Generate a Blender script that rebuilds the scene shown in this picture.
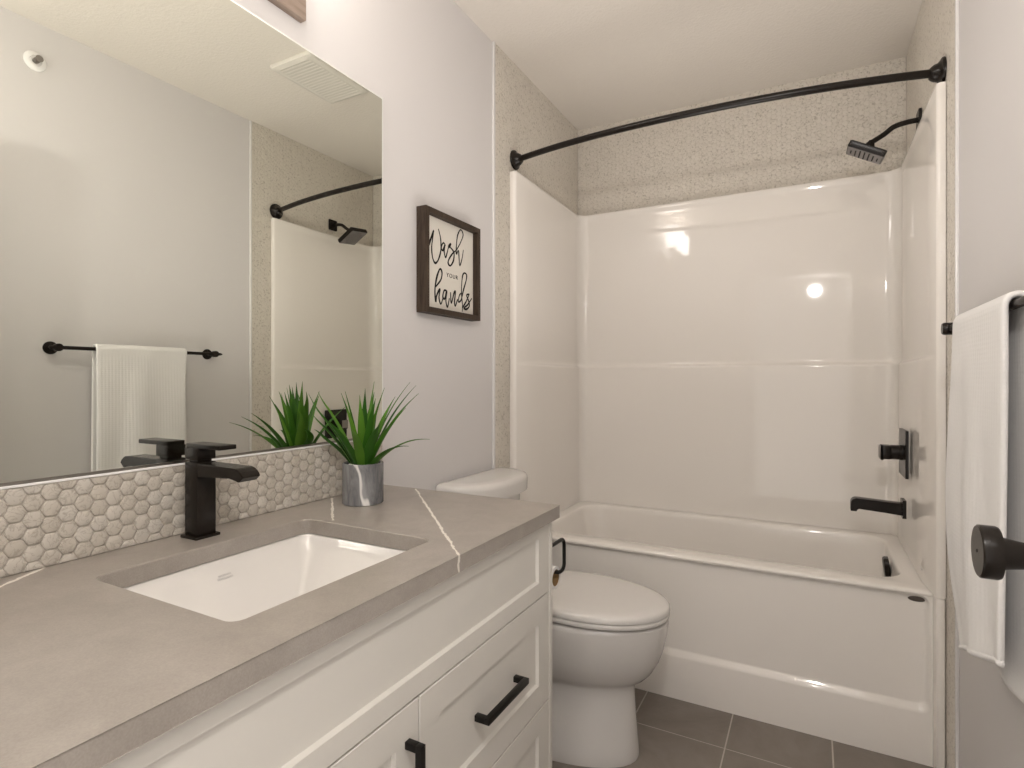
import bpy, bmesh, math, random
from mathutils import Vector, Matrix

random.seed(7)
scene = bpy.context.scene
COL = scene.collection
for o in list(bpy.data.objects):
    bpy.data.objects.remove(o)
PI = math.pi

# ------------------------------------------------------------------ camera
cam_d = bpy.data.cameras.new('camera')
cam = bpy.data.objects.new('camera', cam_d)
COL.objects.link(cam)
cam.location = (1.172, -2.965, 1.230)
cam.rotation_euler = (PI / 2, 0, math.radians(28.306))
cam_d.sensor_fit = 'HORIZONTAL'
cam_d.sensor_width = 36.0
cam_d.lens = 558.3 / 1024 * 36.0
cam_d.shift_y = -4.4 / 1024
cam_d.clip_start = 0.01
scene.camera = cam

# ------------------------------------------------------------------ light
scene.view_settings.view_transform = 'Standard'
scene.view_settings.look = 'None'
scene.view_settings.gamma = 1.0
scene.view_settings.use_curve_mapping = False
scene.view_settings.exposure = 0.20

world = bpy.data.worlds.new('world')
scene.world = world
world.use_nodes = True
wb = world.node_tree.nodes['Background']
wb.inputs['Color'].default_value = (1.0, 0.93, 0.87, 1)
wb.inputs['Strength'].default_value = 1.25

LAMP_COLOR = (1.0, 0.945, 0.89, 1)
LAMP_STRENGTH = 13.5


def lamp(name, kind, loc, energy, color, size, rot=(0, 0, 0), size_y=None):
    d = bpy.data.lights.new(name, kind)
    d.energy = energy
    d.color = color
    if kind == 'AREA':
        d.shape = 'RECTANGLE'
        d.size = size
        d.size_y = size_y or size
    else:
        d.shadow_soft_size = size
    o = bpy.data.objects.new(name, d)
    o.location = loc
    o.rotation_euler = rot
    COL.objects.link(o)
    return o


# added fill spots aimed at the ceiling, and the photographer's flashgun above the camera
for fy, fw_ in ((-2.25, 21), (-1.10, 26)):
    fill_spot = lamp('ceiling_fill', 'SPOT', (0.78, fy, 0.95), fw_, (1.0, 0.945, 0.90), 0.35, (math.radians(180), 0, 0))
    fill_spot.data.spot_size = math.radians(136)
    fill_spot.data.spot_blend = 1.0
lamp('camera_flash', 'POINT', (1.19, -2.93, 2.00), 24, (1.0, 0.95, 0.90), 0.04)

# ------------------------------------------------------------------ materials


def mat(name, color, rough=0.5, metal=0.0, spec=0.5, coat=0.0):
    m = bpy.data.materials.new(name)
    m.use_nodes = True
    b = m.node_tree.nodes['Principled BSDF']
    b.inputs['Base Color'].default_value = (*color, 1)
    b.inputs['Roughness'].default_value = rough
    b.inputs['Metallic'].default_value = metal
    b.inputs['Specular IOR Level'].default_value = spec
    b.inputs['Coat Weight'].default_value = coat
    b.inputs['Coat Roughness'].default_value = 0.05
    return m


def N(m, t, **kw):
    n = m.node_tree.nodes.new(t)
    for k, v in kw.items():
        setattr(n, k, v)
    return n


def L(m, a, b):
    m.node_tree.links.new(a, b)


def bsdf(m):
    return m.node_tree.nodes['Principled BSDF']


def pos(m):
    return N(m, 'ShaderNodeNewGeometry').outputs['Position']


def noise(m, scale, detail=4, rough=0.5, vec=None, dist=0.0):
    n = N(m, 'ShaderNodeTexNoise')
    n.inputs['Scale'].default_value = scale
    n.inputs['Detail'].default_value = detail
    n.inputs['Roughness'].default_value = rough
    n.inputs['Distortion'].default_value = dist
    L(m, vec or pos(m), n.inputs['Vector'])
    return n.outputs['Fac']


def ramp(m, fac, stops):
    r = N(m, 'ShaderNodeValToRGB')
    el = r.color_ramp.elements
    while len(el) < len(stops):
        el.new(0.5)
    for e, (p, c) in zip(el, stops):
        e.position = p
        e.color = (*c, 1) if len(c) == 3 else c
    L(m, fac, r.inputs['Fac'])
    return r.outputs['Color']


def math_n(m, op, a, b=None, c=None):
    n = N(m, 'ShaderNodeMath', operation=op)
    for i, v in enumerate((a, b, c)):
        if v is None:
            continue
        if isinstance(v, (int, float)):
            n.inputs[i].default_value = v
        else:
            L(m, v, n.inputs[i])
    return n.outputs[0]


def mix_c(m, fac, a, b):
    n = N(m, 'ShaderNodeMix', data_type='RGBA')
    if isinstance(fac, (int, float)):
        n.inputs[0].default_value = fac
    else:
        L(m, fac, n.inputs[0])
    for i, v in ((6, a), (7, b)):
        if isinstance(v, tuple):
            n.inputs[i].default_value = (*v, 1)
        else:
            L(m, v, n.inputs[i])
    return n.outputs[2]


def bump(m, h, strength, dist=0.001):
    b = N(m, 'ShaderNodeBump')
    b.inputs['Strength'].default_value = strength
    b.inputs['Distance'].default_value = dist
    L(m, h, b.inputs['Height'])
    L(m, b.outputs['Normal'], bsdf(m).inputs['Normal'])


def col(m, out):
    L(m, out, bsdf(m).inputs['Base Color'])


M = {}
M['paint'] = m = mat('wall_paint', (0.665, 0.645, 0.638), 0.55, spec=0.3)
bump(m, noise(m, 260, 2), 0.12, 0.001)
M['ceiling'] = m = mat('ceiling_paint', (0.74, 0.695, 0.635), 0.8, spec=0.2)
bump(m, noise(m, 75, 4, 0.6), 0.55, 0.004)
M['trim'] = mat('white_trim', (0.80, 0.79, 0.78), 0.25)
M['acrylic'] = m = mat('white_acrylic', (0.845, 0.808, 0.762), 0.045, spec=0.5)
M['porcelain'] = mat('white_porcelain', (0.66, 0.638, 0.612), 0.06, spec=0.6)
M['cabinet'] = m = mat('cabinet_lacquer', (0.66, 0.635, 0.59), 0.38, spec=0.4)
M['gap'] = mat('cabinet_shadow_gap', (0.20, 0.18, 0.16), 0.8)
M['black'] = mat('matte_black_metal', (0.007, 0.006, 0.005), 0.35, metal=0.0, spec=0.25)
M['bronze'] = mat('dark_bronze_metal', (0.010, 0.007, 0.005), 0.27, spec=0.28)
M['gunmetal'] = mat('gunmetal_metal', (0.16, 0.14, 0.125), 0.30, metal=0.9)
M['nozzle'] = mat('grey_nozzle_face', (0.17, 0.155, 0.15), 0.4, metal=0.3)
M['mirror'] = m = mat('silvered_glass', (0.83, 0.845, 0.785), 0.0, metal=1.0)
M['mirror_edge'] = mat('polished_glass_edge', (0.86, 0.87, 0.83), 0.12, spec=0.8)
M['steel'] = mat('brushed_steel', (0.30, 0.28, 0.26), 0.35, metal=1.0)
M['grout_shower'] = mat('mosaic_grout', (0.655, 0.61, 0.54), 0.85, spec=0.2)
M['grout'] = mat('tile_grout', (0.58, 0.535, 0.475), 0.85, spec=0.2)
M['paper'] = mat('white_paper', (0.80, 0.79, 0.77), 0.9, spec=0.1)
M['kraft'] = mat('brown_cardboard', (0.30, 0.19, 0.09), 0.85, spec=0.1)
M['fan'] = mat('white_plastic_grille', (0.68, 0.65, 0.595), 0.5)
M['red'] = mat('red_glass_bulb', (0.45, 0.06, 0.03), 0.2)
M['ink'] = mat('black_ink', (0.012, 0.011, 0.010), 0.7, spec=0.2)
M['greyink'] = mat('grey_ink', (0.52, 0.50, 0.49), 0.6, spec=0.2)
M['sign_board'] = m = mat('cream_sign_board', (0.70, 0.665, 0.60), 0.75, spec=0.2)
M['pebble'] = mat('white_pebble', (0.75, 0.73, 0.70), 0.6)

# hexagon marble tiles: every tile its own tone and a grey vein
def hex_mat(name, c0, c1, c2, cv, vs, specks=False):
    m = mat(name, c1, 0.42, spec=0.4)
    g = N(m, 'ShaderNodeNewGeometry')
    tone = ramp(m, g.outputs['Random Per Island'], [(0.0, c0), (0.5, c1), (1.0, c2)])
    va = N(m, 'ShaderNodeVectorMath', operation='MULTIPLY_ADD')
    L(m, g.outputs['Random Per Island'], va.inputs[0])
    va.inputs[1].default_value = (37, 53, 71)
    L(m, g.outputs['Position'], va.inputs[2])
    vn = noise(m, 95 if specks else 55, 3, 0.55, va.outputs[0], 0.3 if specks else 1.2)
    vm = ramp(m, vn, [(0.0, (0, 0, 0)), (0.56, (0, 0, 0)), (0.64, (vs, vs, vs))]) if specks else ramp(m, vn, [(0.0, (0, 0, 0)), (0.46, (0, 0, 0)), (0.5, (vs, vs, vs)), (0.54, (0, 0, 0))])
    col(m, mix_c(m, vm, tone, cv))
    return m


M['hex'] = hex_mat('hexagon_marble_tile', (0.46, 0.42, 0.365), (0.495, 0.455, 0.40), (0.53, 0.495, 0.445), (0.28, 0.245, 0.20), 0.6)
M['hex_shower'] = hex_mat('shower_mosaic_tile', (0.655, 0.61, 0.54), (0.67, 0.625, 0.555), (0.685, 0.64, 0.57), (0.40, 0.36, 0.30), 0.75, True)

# countertop: taupe quartz with a few white veins
M['quartz'] = m = mat('taupe_quartz', (0.36, 0.32, 0.28), 0.34, spec=1.0)
p = pos(m)
base = ramp(m, noise(m, 16, 7, 0.66, p, 0.5), [(0.25, (0.255, 0.227, 0.199)), (0.5, (0.298, 0.266, 0.235)), (0.75, (0.34, 0.306, 0.272))])
fine = ramp(m, noise(m, 420, 2, 0.5, p), [(0.35, (0.93, 0.93, 0.93)), (0.65, (1.06, 1.06, 1.06))])
mu = N(m, 'ShaderNodeMix', data_type='RGBA', blend_type='MULTIPLY')
mu.inputs[0].default_value = 1.0
L(m, base, mu.inputs[6])
L(m, fine, mu.inputs[7])
sx = N(m, 'ShaderNodeSeparateXYZ')
L(m, p, sx.inputs[0])
wob = math_n(m, 'MULTIPLY', math_n(m, 'SUBTRACT', noise(m, 22, 4, 0.65, p), 0.5), 0.013)
wid = math_n(m, 'MULTIPLY_ADD', noise(m, 48, 2, 0.5, p), 0.0062, -0.0006)


def vein(a, b, wscale):
    (x0, y0), (x1, y1) = a, b
    ln = math.hypot(x1 - x0, y1 - y0)
    dx, dy = (x1 - x0) / ln, (y1 - y0) / ln
    nx, ny = -dy, dx
    d = math_n(m, 'MULTIPLY_ADD', sx.outputs['X'], nx, math_n(m, 'MULTIPLY_ADD', sx.outputs['Y'], ny, -(x0 * nx + y0 * ny)))
    d = math_n(m, 'ABSOLUTE', math_n(m, 'ADD', d, wob))
    t = math_n(m, 'MULTIPLY_ADD', sx.outputs['X'], dx, math_n(m, 'MULTIPLY_ADD', sx.outputs['Y'], dy, -(x0 * dx + y0 * dy)))
    inside = math_n(m, 'MULTIPLY', math_n(m, 'GREATER_THAN', t, 0.0), math_n(m, 'LESS_THAN', t, ln))
    return math_n(m, 'MULTIPLY', inside, math_n(m, 'LESS_THAN', d, math_n(m, 'MULTIPLY', wid, wscale)))


v1 = vein((0.135, -1.642), (0.61, -2.117), 1.05)
v2 = vein((0.01, -1.85), (0.20, -2.03), 1.0)
v3 = vein((0.075, -2.61), (0.006, -2.50), 1.2)
vmask = math_n(m, 'MAXIMUM', v1, math_n(m, 'MAXIMUM', v2, v3))
col(m, mix_c(m, vmask, mu.outputs[2], (0.74, 0.70, 0.63)))

# floor: dark taupe porcelain tiles with thin light joints
M['floor'] = m = mat('floor_tile', (0.12, 0.10, 0.085), 0.45, spec=0.4)
p = pos(m)
sx = N(m, 'ShaderNodeSeparateXYZ')
L(m, p, sx.inputs[0])


def joint(axis, off, pitch, w):
    f = math_n(m, 'FRACT', math_n(m, 'MULTIPLY', math_n(m, 'SUBTRACT', sx.outputs[axis], off - 10 * pitch), 1.0 / pitch))
    d = math_n(m, 'MULTIPLY', math_n(m, 'MINIMUM', f, math_n(m, 'SUBTRACT', 1.0, f)), pitch)
    return math_n(m, 'LESS_THAN', d, w)


jm = math_n(m, 'MAXIMUM', joint('X', 0.914, 0.316, 0.0022), joint('Y', -0.990, 0.632, 0.0016))
tilec = ramp(m, noise(m, 5, 7, 0.68, p, 0.6), [(0.25, (0.18, 0.153, 0.133)), (0.5, (0.225, 0.195, 0.17)), (0.75, (0.27, 0.237, 0.209))])
col(m, mix_c(m, jm, tilec, (0.50, 0.455, 0.40)))

# dark stained wood for the sign frame
M['wood'] = m = mat('dark_stained_wood', (0.06, 0.04, 0.027), 0.6, spec=0.3)
mp = N(m, 'ShaderNodeMapping')
mp.inputs['Scale'].default_value = (60, 60, 9)
L(m, pos(m), mp.inputs['Vector'])
col(m, ramp(m, noise(m, 1.0, 5, 0.6, mp.outputs[0], 0.8), [(0.3, (0.026, 0.017, 0.011)), (0.7, (0.068, 0.046, 0.032))]))
M['lightwood'] = m = mat('brown_wood_backplate', (0.30, 0.23, 0.185), 0.5, spec=0.3)
mp = N(m, 'ShaderNodeMapping')
mp.inputs['Scale'].default_value = (60, 8, 60)
L(m, pos(m), mp.inputs['Vector'])
col(m, ramp(m, noise(m, 1.0, 4, 0.6, mp.outputs[0], 0.6), [(0.3, (0.25, 0.19, 0.15)), (0.7, (0.40, 0.315, 0.26))]))

# grey marble pot
M['marble'] = m = mat('grey_marble', (0.26, 0.26, 0.27), 0.25, spec=0.45)
mp = N(m, 'ShaderNodeMapping')
mp.inputs['Rotation'].default_value = (0.25, 0.45, 0.5)
mp.inputs['Scale'].default_value = (1, 1, 0.28)
L(m, pos(m), mp.inputs['Vector'])
cl = ramp(m, noise(m, 30, 5, 0.65, mp.outputs[0], 1.0), [(0.3, (0.085, 0.086, 0.092)), (0.7, (0.27, 0.27, 0.275))])
wv_ = N(m, 'ShaderNodeTexWave', wave_type='BANDS', bands_direction='DIAGONAL')
L(m, mp.outputs[0], wv_.inputs['Vector'])
for k_, v_ in (('Scale', 7.5), ('Distortion', 4.5), ('Detail', 2.5), ('Detail Scale', 2.2), ('Detail Roughness', 0.5), ('Phase Offset', 1.2)):
    wv_.inputs[k_].default_value = v_
vm = ramp(m, wv_.outputs['Fac'], [(0.0, (0.95, 0.95, 0.95)), (0.015, (0.75, 0.75, 0.75)), (0.05, (0.10, 0.10, 0.10)), (0.15, (0, 0, 0))])
col(m, mix_c(m, vm, cl, (0.72, 0.70, 0.68)))

# leaf green, streaked along the blade
M['leaf'] = m = mat('green_leaf', (0.05, 0.16, 0.02), 0.5, spec=0.22)
g = N(m, 'ShaderNodeNewGeometry')
col(m, ramp(m, g.outputs['Random Per Island'], [(0.0, (0.020, 0.085, 0.006)), (0.6, (0.045, 0.15, 0.010)), (1.0, (0.095, 0.225, 0.018))]))

# ribbed white towel
M['towel'] = m = mat('white_cotton_towel', (0.76, 0.745, 0.73), 0.95, spec=0.1)
bsdf(m).inputs['Sheen Weight'].default_value = 0.25
sx = N(m, 'ShaderNodeSeparateXYZ')
L(m, pos(m), sx.inputs[0])
rib = math_n(m, 'SINE', math_n(m, 'MULTIPLY', sx.outputs['Y'], 2 * PI / 0.013))
wv = math_n(m, 'MULTIPLY', math_n(m, 'SINE', math_n(m, 'MULTIPLY', sx.outputs['Z'], 2 * PI / 0.009)), 0.35)
hh = math_n(m, 'ADD', math_n(m, 'ADD', rib, wv), math_n(m, 'MULTIPLY', noise(m, 500, 2), 1.6))
bump(m, hh, 0.22, 0.0008)

# frosted glass shade with a lit bulb inside
M['shade'] = m = mat('lit_frosted_glass', (0.85, 0.82, 0.78), 0.4)
bsdf(m).inputs['Emission Color'].default_value = LAMP_COLOR
bsdf(m).inputs['Emission Strength'].default_value = LAMP_STRENGTH

# ------------------------------------------------------------------ mesh helpers


def add_box(bm, x0, x1, y0, y1, z0, z1, bev=0.0, seg=2):
    t = bmesh.new()
    bmesh.ops.create_cube(t, size=1.0)
    for v in t.verts:
        v.co = Vector(((x0 + x1) / 2 + v.co.x * (x1 - x0), (y0 + y1) / 2 + v.co.y * (y1 - y0), (z0 + z1) / 2 + v.co.z * (z1 - z0)))
    if bev > 0:
        bmesh.ops.bevel(t, geom=t.edges[:], offset=bev, segments=seg, profile=0.5, affect='EDGES', clamp_overlap=True)
    merge(bm, t)
    return bm


def merge(bm, t, mtx=None):
    if mtx is not None:
        t.transform(mtx)
    me = bpy.data.meshes.new('tmp')
    t.to_mesh(me)
    t.free()
    bm.from_mesh(me)
    bpy.data.meshes.remove(me)


def loft(bm, rings, closed=True, cap0=False, cap1=False):
    vs = [[bm.verts.new(p) for p in r] for r in rings]
    n = len(vs[0])
    for a, b in zip(vs, vs[1:]):
        for i in range(n if closed else n - 1):
            j = (i + 1) % n
            try:
                bm.faces.new((a[i], a[j], b[j], b[i]))
            except ValueError:
                pass
    if cap0:
        bm.faces.new(list(reversed(vs[0])))
    if cap1:
        bm.faces.new(vs[-1])
    return vs


def add_tube(bm, path, r, n=14, caps=True):
    path = [Vector(p) for p in path]
    rad = r if isinstance(r, (list, tuple)) else [r] * len(path)
    up = None
    rings = []
    for i, p in enumerate(path):
        a = path[max(i - 1, 0)]
        b = path[min(i + 1, len(path) - 1)]
        d = (b - a).normalized()
        if up is None:
            up = d.orthogonal().normalized()
        up = (up - d * up.dot(d)).normalized()
        w = d.cross(up)
        rings.append([p + (up * math.cos(2 * PI * k / n) + w * math.sin(2 * PI * k / n)) * rad[i] for k in range(n)])
    loft(bm, rings, True, caps, caps)
    return bm


def add_lathe(bm, prof, origin, axis='Z', n=40):
    """prof: (radius, height along axis); capped at both ends."""
    o = Vector(origin)
    ax = {'X': Vector((1, 0, 0)), 'Y': Vector((0, 1, 0)), 'Z': Vector((0, 0, 1)), '-X': Vector((-1, 0, 0))}.get(axis) if isinstance(axis, str) else Vector(axis).normalized()
    u = ax.orthogonal().normalized()
    w = ax.cross(u)
    rings = [[o + ax * h + (u * math.cos(2 * PI * k / n) + w * math.sin(2 * PI * k / n)) * max(r, 1e-5) for k in range(n)] for r, h in prof]
    loft(bm, rings, True, True, True)
    return bm


def rrect(x0, x1, y0, y1, r, nc=7, ns=8):
    """rounded rectangle outline in the plane, always the same number of points."""
    r = min(r, (x1 - x0) / 2 - 1e-4, (y1 - y0) / 2 - 1e-4)
    cs = [((x1 - r, y1 - r), 0), ((x0 + r, y1 - r), PI / 2), ((x0 + r, y0 + r), PI), ((x1 - r, y0 + r), 1.5 * PI)]
    out = []
    for i, ((cx, cy), a0) in enumerate(cs):
        arc = [(cx + r * math.cos(a0 + PI / 2 * k / nc), cy + r * math.sin(a0 + PI / 2 * k / nc)) for k in range(nc + 1)]
        out += arc
        (nx, ny), a1 = cs[(i + 1) % 4]
        s = (nx + r * math.cos(a1), ny + r * math.sin(a1))
        e = arc[-1]
        out += [(e[0] + (s[0] - e[0]) * k / ns, e[1] + (s[1] - e[1]) * k / ns) for k in range(1, ns)]
    return out


def catmull(pts, sub=8):
    P = [Vector(p) for p in pts]
    P = [P[0] * 2 - P[1]] + P + [P[-1] * 2 - P[-2]]
    out = []
    for i in range(1, len(P) - 2):
        p0, p1, p2, p3 = P[i - 1], P[i], P[i + 1], P[i + 2]
        for k in range(sub):
            t = k / sub
            out.append(0.5 * ((2 * p1) + (p2 - p0) * t + (2 * p0 - 5 * p1 + 4 * p2 - p3) * t * t + (3 * p1 - p0 - 3 * p2 + p3) * t ** 3))
    out.append(P[-2].copy())
    return out


def make(name, bm, material, parent=None, at=None, smooth=True, angle=35):
    """link one mesh object; a child mesh is kept relative to its parent's place."""
    bmesh.ops.recalc_face_normals(bm, faces=bm.faces[:])
    root = parent
    off = Vector(at) if at is not None else Vector((0, 0, 0))
    while root is not None:
        off += root.location
        root = root.parent
    if off.length > 0:
        bm.transform(Matrix.Translation(-off))
    if smooth:
        lim = math.radians(angle)
        for f in bm.faces:
            f.smooth = True
        for e in bm.edges:
            if len(e.link_faces) == 2 and e.calc_face_angle(0.0) > lim:
                e.smooth = False
    me = bpy.data.meshes.new(name)
    bm.to_mesh(me)
    bm.free()
    me.materials.append(material)
    o = bpy.data.objects.new(name, me)
    COL.objects.link(o)
    if parent is not None:
        o.parent = parent
    if at is not None:
        o.location = at
    return o


def tag(o, label, cat, group=None):
    o['label'] = label
    o['category'] = cat
    if group:
        o['group'] = group
    return o


def thing(name, label, cat, loc, group=None):
    o = bpy.data.objects.new(name, None)
    o.empty_display_size = 0.05
    o.location = loc
    COL.objects.link(o)
    return tag(o, label, cat, group)


def struct(name, bm, material, parent=None, **kw):
    o = make(name, bm, material, parent, **kw)
    o['kind'] = 'structure'
    return o


def B():
    return bmesh.new()


# ------------------------------------------------------------------ room shell
W = 1.532          # tile face to tile face
H = 2.642
YR = -2.92         # rear wall, the camera stands in its doorway
XL, XR = -0.007, W + 0.007      # painted faces of the side walls
TEL, TER = -0.938, -0.955        # where the shower tile ends, left and right

struct('floor', add_box(B(), -0.13, W + 0.13, YR - 0.9, 0.13, -0.1, 0.0), M['floor'])
struct('ceiling', add_box(B(), -0.13, W + 0.13, YR - 0.9, 0.13, H, H + 0.1), M['ceiling'])
wall_left = struct('wall_left', add_box(B(), -0.13, XL, YR - 0.12, 0.13, 0, H), M['paint'])
wall_right = struct('wall_right', add_box(B(), XR, W + 0.13, YR - 0.12, 0.13, 0, H), M['paint'])
wall_back = struct('wall_back', add_box(B(), XL, XR, 0.007, 0.13, 0, H), M['paint'])
bm = B()
add_box(bm, XL, 0.68, YR - 0.12, YR, 0, H)
add_box(bm, 1.49, XR, YR - 0.12, YR, 0, H)
add_box(bm, 0.68, 1.49, YR - 0.12, YR, 2.14, H)
struct('wall_rear', bm, M['paint'])


def hex_tiles(bm, o, u, v, n, u0, u1, v0, v1, keep=None, S=0.0166, h=0.0030):
    """pillowed flat-topped hexagons on the plane o + u*a + v*b, clipped to the rectangle."""
    o, u, v, n = Vector(o), Vector(u), Vector(v), Vector(n)
    cp, rp = 1.5 * S, math.sqrt(3) * S
    g = 0.00050

    def clip(poly):
        for ax, lim, sg in ((0, u0, 1), (0, u1, -1), (1, v0, 1), (1, v1, -1)):
            out = []
            for i in range(len(poly)):
                a, b = poly[i], poly[(i + 1) % len(poly)]
                da, db = (a[ax] - lim) * sg, (b[ax] - lim) * sg
                if da >= 0:
                    out.append(a)
                if da * db < 0:
                    t = da / (da - db)
                    out.append((a[0] + (b[0] - a[0]) * t, a[1] + (b[1] - a[1]) * t))
            poly = out
            if len(poly) < 3:
                return None
        return poly

    i0, i1 = math.floor(u0 / cp) - 1, math.ceil(u1 / cp) + 1
    j0, j1 = math.floor(v0 / rp) - 1, math.ceil(v1 / rp) + 1
    for i in range(i0, i1 + 1):
        for j in range(j0, j1 + 1):
            cx, cy = i * cp, (j + 0.5 * (i & 1)) * rp
            if keep and not keep(cx, cy):
                continue
            s = S - g * 1.15
            poly = clip([(cx + s * math.cos(k * PI / 3), cy + s * math.sin(k * PI / 3)) for k in range(6)])
            if not poly:
                continue
            mx = sum(q[0] for q in poly) / len(poly)
            my = sum(q[1] for q in poly) / len(poly)
            if max(q[0] for q in poly) - min(q[0] for q in poly) < 0.002 or max(q[1] for q in poly) - min(q[1] for q in poly) < 0.002:
                continue
            rings = []
            for sc, hh in ((1.0, 0.0), (0.985, 0.45 * h), (0.93, 0.82 * h), (0.80, h)):
                rings.append([o + u * (mx + (q[0] - mx) * sc) + v * (my + (q[1] - my) * sc) + n * hh for q in poly])
            loft(bm, rings, True, False, True)


SURR_TOP, SURR_FRONT = 2.142, -0.812


def side_keep(y, z):
    return z > SURR_TOP - 0.05 or y < SURR_FRONT + 0.05


TILE_H = 0.0009
# left side
bm = B()
hex_tiles(bm, (-TILE_H, 0, 0), (0, 1, 0), (0, 0, 1), (1, 0, 0), TEL + 0.004, -0.001, 0.0, H, side_keep, 0.0140, TILE_H)
struct('tile_panel', bm, M['hex_shower'], wall_left, angle=80)
struct('grout_bed', add_box(B(), XL, -0.0022, TEL, 0.0, 0, H), M['grout_shower'], wall_left)
bm = B()
hex_tiles(bm, (W + TILE_H, 0, 0), (0, 1, 0), (0, 0, 1), (-1, 0, 0), TER + 0.004, -0.001, 0.0, H, side_keep, 0.0140, TILE_H)
struct('tile_panel', bm, M['hex_shower'], wall_right, angle=80)
struct('grout_bed', add_box(B(), W + 0.0022, XR, TER, 0.0, 0, H), M['grout_shower'], wall_right)
bm = B()
hex_tiles(bm, (0, TILE_H, 0), (1, 0, 0), (0, 0, 1), (0, -1, 0), 0.001, W - 0.001, SURR_TOP - 0.06, H, None, 0.0140, TILE_H)
struct('tile_panel', bm, M['hex_shower'], wall_back, angle=80)
struct('grout_bed', add_box(B(), 0, W, 0.0022, 0.007, 0, H), M['grout_shower'], wall_back)
# white edge strips where tile meets paint
struct('trim_1', add_box(B(), XL, 0.0015, TEL - 0.013, TEL, 0, H, 0.001), M['trim'])
struct('trim_2', add_box(B(), W - 0.0015, XR, TER - 0.010, TER, 0, H, 0.001), M['trim'])
# baseboards
struct('baseboard_right', add_box(B(), XR - 0.012, XR, YR, TER - 0.011, 0, 0.10, 0.003), M['trim'])
struct('baseboard_left', add_box(B(), XL, XL + 0.012, -1.645, TEL - 0.014, 0, 0.10, 0.003), M['trim'])

# the open door, swung flat towards the right wall; only its knob reaches the picture
door = struct('door_1', add_box(B(), 1.432, 1.467, YR + 0.02, -2.108, 0.012, 2.10, 0.002), M['trim'])
KY, KZ = -2.170, 1.039
bm = B()
add_lathe(bm, [(0.0, 1.3335), (0.0272, 1.3335), (0.0288, 1.3350), (0.0290, 1.3365), (0.0290, 1.3495), (0.0280, 1.3520), (0.018, 1.3530), (0.0165, 1.360),
               (0.0135, 1.378), (0.0118, 1.392), (0.0115, 1.415), (0.0, 1.415)], (0, KY, KZ), 'X', 48)
knob = make('knob', bm, M['bronze'], door)
make('rose', add_lathe(B(), [(0, 1.414), (0.030, 1.414), (0.033, 1.418), (0.033, 1.432), (0, 1.432)], (0, KY, KZ), 'X', 48), M['bronze'], door)
make('emergency_pinhole', add_lathe(B(), [(0, 1.3330), (0.0018, 1.3330), (0.0018, 1.3338), (0, 1.3338)], (0, KY, KZ), 'X', 12), M['ink'], knob)
make('set_screw', add_lathe(B(), [(0, 0), (0.0016, 0), (0.0016, 0.0125), (0.0, 0.0128)], (1.388, KY, KZ), (0, -1, -0.1), 12), M['steel'], knob)

# ------------------------------------------------------------------ bathtub
RIM = 0.555


def xy_ring(x0, x1, y0, y1, z, r):
    return [(a, b, z) for a, b in rrect(x0, x1, y0, y1, r, 8, 10)]


tub = thing('bathtub', 'white acrylic alcove bathtub with a recessed panel on its apron', 'bathtub', (W / 2, -0.40, 0))
bm = B()
g = 0.003
rings = [xy_ring(g, W - g, -0.740, -0.003, 0.538, 0.006),
         xy_ring(g, W - g, -0.766, -0.003, 0.5385, 0.006),
         xy_ring(g, W - g, -0.7705, -0.003, 0.5405, 0.006),
         xy_ring(g, W - g, -0.772, -0.003, 0.5440, 0.006),
         xy_ring(g, W - g, -0.7705, -0.003, 0.5490, 0.008),
         xy_ring(g, W - g, -0.7660, -0.003, 0.5530, 0.010),
         xy_ring(g, W - g, -0.760, -0.003, 0.5550, 0.012),
         xy_ring(g, W - g, -0.748, -0.003, 0.556, 0.014),
         xy_ring(0.085, 1.448, -0.690, -0.082, 0.556, 0.10),
         xy_ring(0.091, 1.443, -0.684, -0.088, 0.5535, 0.10),
         xy_ring(0.096, 1.439, -0.679, -0.093, 0.546, 0.10),
         xy_ring(0.102, 1.436, -0.675, -0.097, 0.530, 0.10),
         xy_ring(0.130, 1.425, -0.668, -0.108, 0.42, 0.11),
         xy_ring(0.175, 1.410, -0.655, -0.122, 0.28, 0.12),
         xy_ring(0.205, 1.395, -0.640, -0.135, 0.20, 0.13),
         xy_ring(0.250, 1.365, -0.605, -0.165, 0.158, 0.13),
         xy_ring(0.320, 1.300, -0.540, -0.230, 0.146, 0.13)]
loft(bm, rings, True, False, True)
make('basin', bm, M['acrylic'], tub, angle=50)


def xz_ring(x0, x1, z0, z1, y, r):
    return [(a, y, b) for a, b in rrect(x0, x1, z0, z1, r, 8, 10)]


bm = B()
rings = [xz_ring(0.004, W - 0.004, 0.0, 0.5395, -0.690, 0.003),
         xz_ring(0.003, W - 0.003, 0.0, 0.5395, -0.770, 0.003),
         xz_ring(0.003, W - 0.003, 0.0, 0.5395, -0.7715, 0.004),
         xz_ring(0.042, 1.504, 0.160, 0.5385, -0.7715, 0.030),
         xz_ring(0.045, 1.501, 0.164, 0.5382, -0.7708, 0.030),
         xz_ring(0.049, 1.497, 0.171, 0.538, -0.7670, 0.028),
         xz_ring(0.053, 1.492, 0.181, 0.5378, -0.7580, 0.026),
         xz_ring(0.057, 1.486, 0.186, 0.5376, -0.7560, 0.024),
         xz_ring(0.060, 1.483, 0.189, 0.5374, -0.7560, 0.022),
         xz_ring(0.070, 1.474, 0.198, 0.5300, -0.7560, 0.020)]
loft(bm, rings, True, False, True)
# end flanges that carry the surround's front edges down to the floor
add_box(bm, 1.5072, W - 0.0015, -0.8345, -0.700, 0.0, 0.5570, 0.006, 3)
add_box(bm, 0.0015, 0.0325, -0.8130, -0.700, 0.0, 0.5570, 0.006, 3)
make('apron', bm, M['acrylic'], tub, angle=50)
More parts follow.
